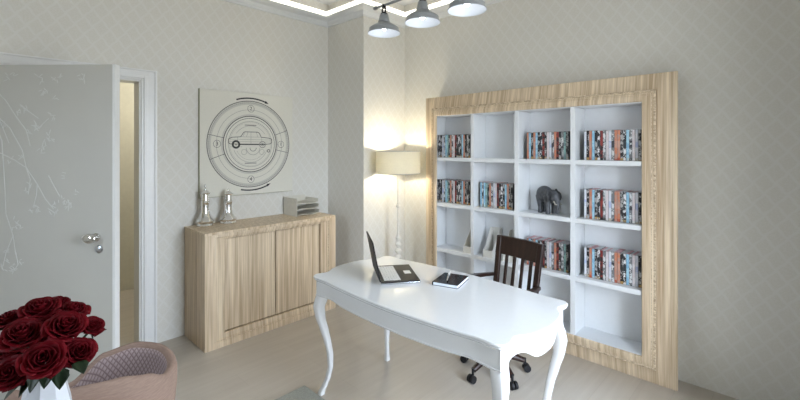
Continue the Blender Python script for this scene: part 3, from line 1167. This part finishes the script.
MB().lathe([(.0064, .0202), (.0066, .07), (.006, .09), (.003, .095)], 14, xf=Rx).build('cap', M['keys'], pen)
MB().box((.04, -.0012, .0066), (.088, .0012, .0085)).build('clip', M['silver'], pen)

# ------------------------------------------------------------------ swivel chair
ch = thing('swivel_chair', 'dark mahogany slat-back swivel chair on casters behind the desk', 'chair', (-1.555, 2.60, 0), radians(-11))
# local -y faces the desk
for k in range(5):
    a = radians(-160 + 72 * k)
    d = Vector((cos(a), sin(a), 0))
    b = MB()
    pts = [d * .03 + Vector((0, 0, .125)), d * .08 + Vector((0, 0, .125)), d * .15 + Vector((0, 0, .105)), d * .215 + Vector((0, 0, .080))]
    b.tube(pts, [.030, .027, .024, .019], 12)
    lg = b.build('base_leg', M['walnut'], ch)
    b = MB()
    e = d * .222
    nrm = Vector((-d.y, d.x, 0))
    b.tube([e + Vector((0, 0, .095)), e + Vector((0, 0, .05))], .009, 10)
    for s in (-1, 1):
        c = e + nrm * s * .014 + d * .012 + Vector((0, 0, .0265))
        b.tube([c - nrm * .009, c + nrm * .009], .026, 18)
    b.build('caster', M['black_plastic'], lg)
MB().lathe([(.03, .12), (.034, .14), (.028, .16), (.022, .18), (.022, .36), (.05, .372), (.055, .40)], 20).build('column', M['black_iron'], ch)
b = MB()
ls = []
for (k, z) in ((.90, .405), (1.0, .415), (1.0, .442), (.96, .455), (.90, .458)):
    l = []
    for i in range(40):
        a = 2 * pi * i / 40
        cx_, sx_ = cos(a), sin(a)
        n_ = 4.5
        rr = (abs(cx_) ** n_ + abs(sx_) ** n_) ** (-1 / n_)
        l.append((.225 * k * rr * cx_ * (1 + .06 * (-sx_)), .22 * k * rr * sx_, z))
    ls.append(l)
b.loops(ls)
b.build('seat', M['walnut'], ch)
BYK = .235
HT = .912


def back_y(z):
    return BYK - .03 + .075 * ((z - .45) / .46)


for s in (-1, 1):
    b = MB()
    ls = []
    for z in (.44, .55, .66, .77, .86, HT - .005):
        y = back_y(z)
        x = s * (.178 + .012 * (z - .44) / .46)
        ls.append([(x - .021, y - .014, z), (x + .021, y - .014, z), (x + .021, y + .014, z), (x - .021, y + .014, z)])
    b.loops(ls, smooth=False)
    b.build('back_post', M['walnut'], ch, bevel=.004)
b = MB()
ls = []
for i in range(13):
    t_ = -1 + 2 * i / 12
    x = t_ * .213
    bow = .012 * (1 - t_ * t_)
    zt_ = HT + .004 * (1 - t_ * t_)
    y0_, y1_ = back_y(.79) + bow, back_y(HT) + bow
    ls.append([(x, y0_ - .013, .775), (x, y0_ + .013, .775), (x, y1_ + .013, zt_), (x, y1_ - .013, zt_)])
b.loops(ls, smooth=True)
b.build('top_rail', M['walnut'], ch, bevel=.003, sharp=40)
for k in range(4):
    x = -.112 + .0747 * k
    b = MB()
    ls = []
    for z in (.50, .62, .72, .80):
        y = back_y(z) + .014
        ls.append([(x - .0115, y - .007, z), (x + .0115, y - .007, z), (x + .0115, y + .007, z), (x - .0115, y + .007, z)])
    b.loops(ls, smooth=False)
    b.build('slat', M['walnut'], ch, bevel=.002)
b = MB()
b.box((-.165, back_y(.5) + .002, .48), (.165, back_y(.5) + .026, .52))
b.build('lower_rail', M['walnut'], ch, bevel=.003)
for s in (-1, 1):
    b = MB()
    ls = []
    for (y, x, w, z) in ((back_y(.64), .205, .018, .625), (.14, .228, .02, .63), (.06, .238, .026, .634), (.0, .238, .030, .634), (-.03, .234, .022, .630)):
        ls.append([(s * x - w, y, z - .027), (s * x + w, y, z - .027), (s * x + w, y, z - .003), (s * x - w, y, z - .003)])
    b.loops(ls, smooth=True)
    arm = b.build('armrest', M['walnut'], ch, bevel=.005)
    b = MB()
    b.tube([(s * .216, .02, .43), (s * .228, .025, .53), (s * .236, .02, .608)], [.016, .014, .015], 10)
    b.build('arm_support', M['walnut'], arm)

# ------------------------------------------------------------------ pendant light bar over the desk
PX, PY, PZ = -1.62, 1.88, 2.356
pb = thing('pendant_light_bar', 'steel light bar with three barn shades hung over the desk', 'ceiling light', (PX, PY, CEIL))
zb_ = 2.542 - CEIL
b = MB()
b.tube([(-.425, 0, zb_), (.425, 0, zb_)], .0085, 12)
b.tube([(-.415, 0, zb_), (-.40, 0, zb_)], .014, 12)
b.tube([(.40, 0, zb_), (.415, 0, zb_)], .014, 12)
b.build('bar', M['steel_dark'], pb)
for x in (-.16, .16):
    b = MB()
    b.tube([(x, 0, zb_), (x, 0, -.02)], .006, 10)
    b.build('hanging_rod', M['steel_dark'], pb)
MB().lathe([(.0, -.03), (.04, -.03), (.055, -.02), (.06, 0)], 24).build('ceiling_rose', M['steel_dark'], pb)
for x in (-.327, .006, .326):
    z0_ = PZ - CEIL
    xf = Matrix.Translation((x, 0, z0_))
    outer = [(.106, 0), (.107, .004), (.102, .012), (.097, .022), (.0975, .026), (.0975, .034), (.094, .037), (.084, .044), (.066, .055), (.049, .064), (.040, .071), (.038, .074), (.0395, .078), (.037, .082), (.033, .10), (.029, .122), (.021, .128)]
    inner = [(.019, .125), (.028, .10), (.034, .075), (.046, .063), (.064, .052), (.090, .036), (.094, .022), (.100, .011), (.1045, .001)]
    b = MB()
    n = 40
    ls = [[(r * cos(2 * pi * k / n), r * sin(2 * pi * k / n), z) for k in range(n)] for r, z in outer]
    b.loops(ls, 0, True, cap=False, xf=xf)
    ls = [[(r * cos(2 * pi * k / n), r * sin(2 * pi * k / n), z) for k in range(n)] for r, z in [outer[-1]] + inner + [outer[0]]]
    b.loops(ls, 1, True, cap=False, xf=xf)
    sh = b.build('lamp_shade', [M['steel_dark'], M['lamp_white']], pb, sharp=50)
    b = MB()
    b.lathe([(.02, .127), (.023, .131), (.016, .138), (.008, .142)], 20, xf=xf)
    b.tube([(x + .017 * cos(a), 0, z0_ + .153 + .017 * sin(a)) for a in [pi * 2 * k / 24 for k in range(25)]], .005, 8, cap=False)
    b.lathe([(.014, .165), (.014, .190)], 14, xf=xf)
    b.build('hook', M['black_iron'], sh)
    b = MB()
    b.lathe([(.0, .018), (.010, .022), (.017, .036), (.016, .05), (.010, .064), (.009, .08)], 18, xf=xf)
    b.build('bulb', M['bulb'], sh)
    light('pendant_bulb', 'POINT', (PX + x, PY, PZ + .03), PEND_W, (1, .96, .90), .018)
    b = MB()
    b.lathe([(.013, .08), (.014, .10), (.012, .128)], 16, xf=xf)
    b.build('socket', M['lamp_white'], sh)

# ------------------------------------------------------------------ rug
rg = MB().box((-.65, -.7, 0), (.65, .7, .009)).build('floor_rug', M['rug'], bevel=.003)
rg.location = (-2.378 + .65, 1.554 - .7, .0005)
tag(rg, 'flat grey rug lying on the floor in front of the desk', 'rug')

# ------------------------------------------------------------------ tub armchair (front left)
fwd = Vector((-.692, .722, 0))
rgt = Vector((.722, .692, 0))


def cam_at(lat, D, z):
    p = rgt * lat + fwd * D
    return Vector((p.x, p.y, z))


c0 = cam_at(-1.19, 1.62, 0)
ac = thing('tub_armchair', 'dusty pink tub armchair with a diamond-quilted lining beside the roses', 'armchair', c0, atan2(rgt.y, rgt.x))
# local x = image right, local y = away from the photo's viewpoint
HZ = [(0, .712), (20, .757), (40, .785), (60, .79), (90, .785), (120, .77), (150, .70), (180, .61), (215, .60), (240, .69), (270, .725), (300, .727), (330, .712), (360, .705)]


def rim_z(deg):
    deg %= 360
    for (a, za_), (c, zc) in zip(HZ[:-1], HZ[1:]):
        if a <= deg <= c:
            f = (deg - a) / (c - a)
            f = f * f * (3 - 2 * f) * .5 + f * .5
            return za_ + (zc - za_) * f


b = MB()
q = MB()
n = 96
RX, RY = .28, .26
outer_l, lin = [], []
fr = [(.0, .70), (.12, .80), (.3, .90), (.55, .97), (.8, 1.0), (.93, 1.0), (.975, .985), (1.0, .95), (1.003, .915), (.985, .875), (.95, .862)]
for (f, k) in fr:
    l = []
    for i in range(n):
        deg = 360 * i / n
        a = -radians(deg)
        zt_ = rim_z(deg)
        z = .34 + (zt_ - .34) * f
        l.append((RX * k * cos(a), RY * k * sin(a), z))
    outer_l.append(l)
b.loops(outer_l, smooth=True, cap=False)
# underside
b.loops([[(p[0] * .3, p[1] * .3, .335) for p in outer_l[0]], outer_l[0]], smooth=True, cap=True)
shell = b.build('outer_shell', M['fabric'], ac, sharp=80)
vs, fs, uvs = [], [], []
m_ = 10
for j in range(m_ + 1):
    f = j / m_
    for i in range(n + 1):
        deg = 360 * i / n
        a = -radians(deg)
        zt_ = rim_z(deg)
        top = .34 + (zt_ - .34) * .955
        z = top + (.43 - top) * f
        k = .858 - .10 * f
        vs.append((RX * k * cos(a), RY * k * sin(a), z))
        uvs.append((i / n, (top - z) / .42))
for j in range(m_):
    for i in range(n):
        fs.append((j * (n + 1) + i, (j + 1) * (n + 1) + i, (j + 1) * (n + 1) + i + 1, j * (n + 1) + i + 1))
me = bpy.data.meshes.new('quilted_lining')
me.from_pydata(vs, [], fs)
ul = me.uv_layers.new(name='UVMap')
for p in me.polygons:
    p.use_smooth = True
    for li in p.loop_indices:
        ul.data[li].uv = uvs[me.loops[li].vertex_index]
me.materials.append(M['quilt'])
lining = bpy.data.objects.new('quilted_lining', me)
COL.objects.link(lining)
lining.parent = ac
md = lining.modifiers.new('solid', 'SOLIDIFY')
md.thickness = .006
b = MB()
ls = []
for (k, z) in ((.70, .345), (.745, .37), (.75, .42), (.73, .445), (.66, .458), (.4, .465)):
    ls.append([(RX * k * cos(2 * pi * i / 48), RY * k * sin(2 * pi * i / 48), z) for i in range(48)])
b.loops(ls)
b.build('seat_cushion', M['fabric'], ac)
for (sx, sy_) in ((1, 1), (1, -1), (-1, 1), (-1, -1)):
    b = MB()
    b.tube([(sx * .11, sy_ * .10, .338), (sx * .155, sy_ * .145, .0)], [.018, .011], 12)
    b.build('leg', M['walnut'], ac)

# ------------------------------------------------------------------ side table, vase, roses
vc = cam_at(-.861, 1.0, 0)
st = thing('pedestal_table', 'small round white pedestal table under the vase of roses', 'table', (vc.x, vc.y, 0))
MB().lathe([(0, .722), (.2, .722), (.245, .728), (.25, .738), (.246, .747), (.24, .75), (0, .75)], 48).build('table_top', M['desk_white'], st)
MB().lathe([(.03, .03), (.025, .06), (.022, .3), (.028, .45), (.022, .6), (.03, .70), (.06, .7215)], 24).build('pedestal', M['desk_white'], st)
MB().lathe([(0, 0), (.17, 0), (.175, .01), (.16, .018), (.05, .03)], 40).build('foot', M['desk_white'], st)
va = thing('faceted_vase', 'white faceted vase holding the red roses', 'vase', (vc.x, vc.y, .7505), radians(20))
b = MB()
n = 9
VK = .84
pro = [(.050, 0), (.066, .006), (.076, .07), (.072, .15), (.060, .23), (.043, .295), (.040, .305)]
pri = [(.036, .305), (.039, .29), (.055, .22), (.066, .14), (.068, .07), (.05, .012)]
ls = [[(r * VK * cos(2 * pi * k / n), r * VK * sin(2 * pi * k / n), z) for k in range(n)] for r, z in pro + pri]
b.loops(ls, smooth=False)
b.build('vase_body', M['vase'], va)


def bloom_mesh(seed):
    r = random.Random(seed)
    vs, fs = [], []
    P = 30
    for i in range(P):
        t_ = i / (P - 1)
        phi = i * 2.3999
        R_ = .004 + .034 * t_ ** .85
        hgt = .050 - .012 * t_
        z0_ = .004 - .004 * t_
        hwid = (1.55 - .75 * t_)
        lean = .06 + .62 * t_ ** 1.7
        o = len(vs)
        nu, nv = 8, 6
        wob = r.uniform(0, 6)
        for v in range(nv + 1):
            fv = v / nv
            for u in range(nu + 1):
                fu = -1 + 2 * u / nu
                env = sqrt(max(0, 1 - (abs(fu) ** 2.4) * (.25 + .5 * fv)))
                aa = phi + fu * hwid * (.55 + .45 * sin(pi * min(1, fv * .72 + .18)))
                rad = R_ * (.45 + .55 * sin(fv * pi * .5)) + .022 * lean * fv ** 3 + .0016 * sin(3 * aa + wob) * fv
                z = z0_ + hgt * fv * (.62 + .38 * env) - .016 * lean * fv ** 4 - .005 * (fu ** 2) * fv
                vs.append((rad * cos(aa), rad * sin(aa), z))
        for v in range(nv):
            for u in range(nu):
                a = o + v * (nu + 1) + u
                fs.append((a, a + 1, a + nu + 2, a + nu + 1))
    b = MB()
    b.add(vs, fs, 0, True)
    return b


def rs(d, D):
    return d * D / 411.4 / .119


rose_specs = [  # px, py, scale, distance, label
    (41, 305, rs(37, 1.03), 1.03, 'crimson rose topping the bouquet at its upper left'),
    (73, 308, rs(32, 1.07), 1.07, 'crimson rose at the upper right back of the bouquet'),
    (93, 323, rs(25, 1.03), 1.03, 'smallest crimson rose at the right edge of the bouquet'),
    (66, 323, rs(40, .98), .98, 'open crimson rose in the middle right of the bouquet'),
    (22, 331, rs(42, .95), .95, 'large crimson rose at the left of the bouquet'),
    (43, 356, rs(43, .89), .89, 'lowest front crimson rose directly above the white vase'),
    (79, 349, rs(35, .98), .98, 'crimson rose at the lower right, beside the pink armchair'),
    (10, 371, rs(40, .93), .93, 'dark crimson rose low at the left edge of the picture'),
    (10, 316, rs(31, 1.04), 1.04, 'crimson rose at the far left back of the bouquet'),
    (54, 340, rs(32, 1.04), 1.04, 'crimson rose half hidden at the centre of the bouquet'),
    (57, 300, rs(26, 1.10), 1.10, 'crimson rose at the very back, between the two topmost ones'),
    (27, 316, rs(30, 1.07), 1.07, 'crimson rose behind the large left one'),
    (62, 356, rs(26, .97), .97, 'crimson rose tucked under the middle right one, above the vase rim'),
    (51, 317, rs(34, 1.05), 1.05, 'crimson rose deep in the gap between the top and middle right roses'),
    (36, 339, rs(34, 1.01), 1.01, 'crimson rose peeping between the large left and the lowest front rose'),
    (14, 351, rs(30, .99), .99, 'crimson rose tucked under the large left rose'),
    (2, 346, rs(34, 1.0), 1.0, 'crimson rose cut off by the left edge of the picture'),
]
vtop = Vector((vc.x, vc.y, 1.04))
heart = Vector((vc.x, vc.y, 1.06))
for i, (px, py, sc, D, lab) in enumerate(rose_specs):
    lat = (px - 400) / 411.4 * D
    z = 1.6 - (py + 3 - 148.6) / 411.4 * D
    c = cam_at(lat, D, z)
    axis = (c - heart).normalized() * .55 + Vector((0, 0, .35)) + (Vector((0, 0, 1.6)) - c).normalized() * .55
    axis.normalize()
    ro = thing('rose', lab, 'flower', tuple(c - axis * .026 * sc), 0, 'red roses in the vase')
    rot = Vector((0, 0, 1)).rotation_difference(axis).to_matrix().to_4x4()
    bm_ = bloom_mesh(20 + i)
    S4 = rot @ Matrix.Rotation(i * 1.3, 4, 'Z') @ Matrix.Scale(sc * 1.08, 4)
    for k, v in enumerate(bm_.v):
        bm_.v[k] = S4 @ v
    bl = bm_.build('bloom', M['petal'], ro, sharp=180)
    md = bl.modifiers.new('solid', 'SOLIDIFY')
    md.thickness = .0008
    b = MB()
    loc0 = Vector(ro.location)
    p0 = Vector((0, 0, 0)) - axis * .0
    ent = vtop - loc0 + Vector((rnd.uniform(-.012, .012), rnd.uniform(-.012, .012), 0))
    bot = Vector((vc.x, vc.y, .80)) - loc0 + Vector((rnd.uniform(-.02, .02), rnd.uniform(-.02, .02), 0))
    pA = p0 - axis * .03
    pts = []
    for k in range(9):
        f = k / 8
        pts.append(p0 * (1 - f) ** 2 + (pA + (ent - pA) * .4) * 2 * f * (1 - f) + ent * f * f)
    pts.append(bot)
    b.tube(pts, .0028, 8)
    b.build('stem', M['leaf'], ro)
    b = MB()
    for k in range(5):
        a = 2 * pi * k / 5
        rr = (rot.to_3x3() @ Matrix.Rotation(a, 3, 'Z') @ Matrix.Rotation(radians(70), 3, 'Y'))
        b.ellipsoid(rot.to_3x3() @ Vector((.014 * cos(a), .014 * sin(a), .002)), (.005, .0012, .02), 8, 6, rot=rr)
    b.build('sepal', M['leaf'], ro)


def leaf_mb(b, base, d, length, width, droop):
    d = d.normalized()
    side = d.cross(Vector((0, 0, 1))).normalized()
    upv = side.cross(d)
    vs, fs = [], []
    nv = 8
    for v in range(nv + 1):
        f = v / nv
        w = width * sin(pi * f ** .8) * (1 + .08 * sin(f * 30))
        p = base + d * length * f - Vector((0, 0, 1)) * droop * f * f
        for s in (-1, -.5, 0, .5, 1):
            vs.append(p + side * w * s + upv * (abs(s) * .35 * w))
    for v in range(nv):
        for s in range(4):
            a = v * 5 + s
            fs.append((a, a + 1, a + 6, a + 5))
    b.add(vs, fs, 0, True)


leaf_spots = [(61, 376, .93, .3, -.6), (36, 378, .90, -.1, -.8), (15, 389, .93, -.5, -.5), (48, 374, .90, .1, -.7), (80, 366, .95, .7, -.2), (22, 348, .93, -.4, .2), (28, 384, .93, -.3, -.6)]
rose_objs = [o for o in COL.objects if o.name.startswith('rose') and o.type == 'EMPTY']
for k, (px, py, D, dx, dz) in enumerate(leaf_spots):
    ro = rose_objs[k % len(rose_objs)]
    lat = (px - 400) / 411.4 * D
    z = 1.6 - (py - 148.6) / 411.4 * D
    c = cam_at(lat, D, z) - Vector(ro.location)
    d = rgt * dx + Vector((0, 0, dz)) - fwd * .5
    b = MB()
    st0 = vtop - Vector(ro.location)
    b.tube([st0, (st0 + c) / 2 + Vector((0, 0, .012)), c - d.normalized() * .015], .0016, 6)
    leaf_mb(b, c - d.normalized() * .018, d, .042, .016, .006)
    lf = b.build('leaf', M['leaf'], ro, sharp=180)
    md = lf.modifiers.new('solid', 'SOLIDIFY')
    md.thickness = .0006
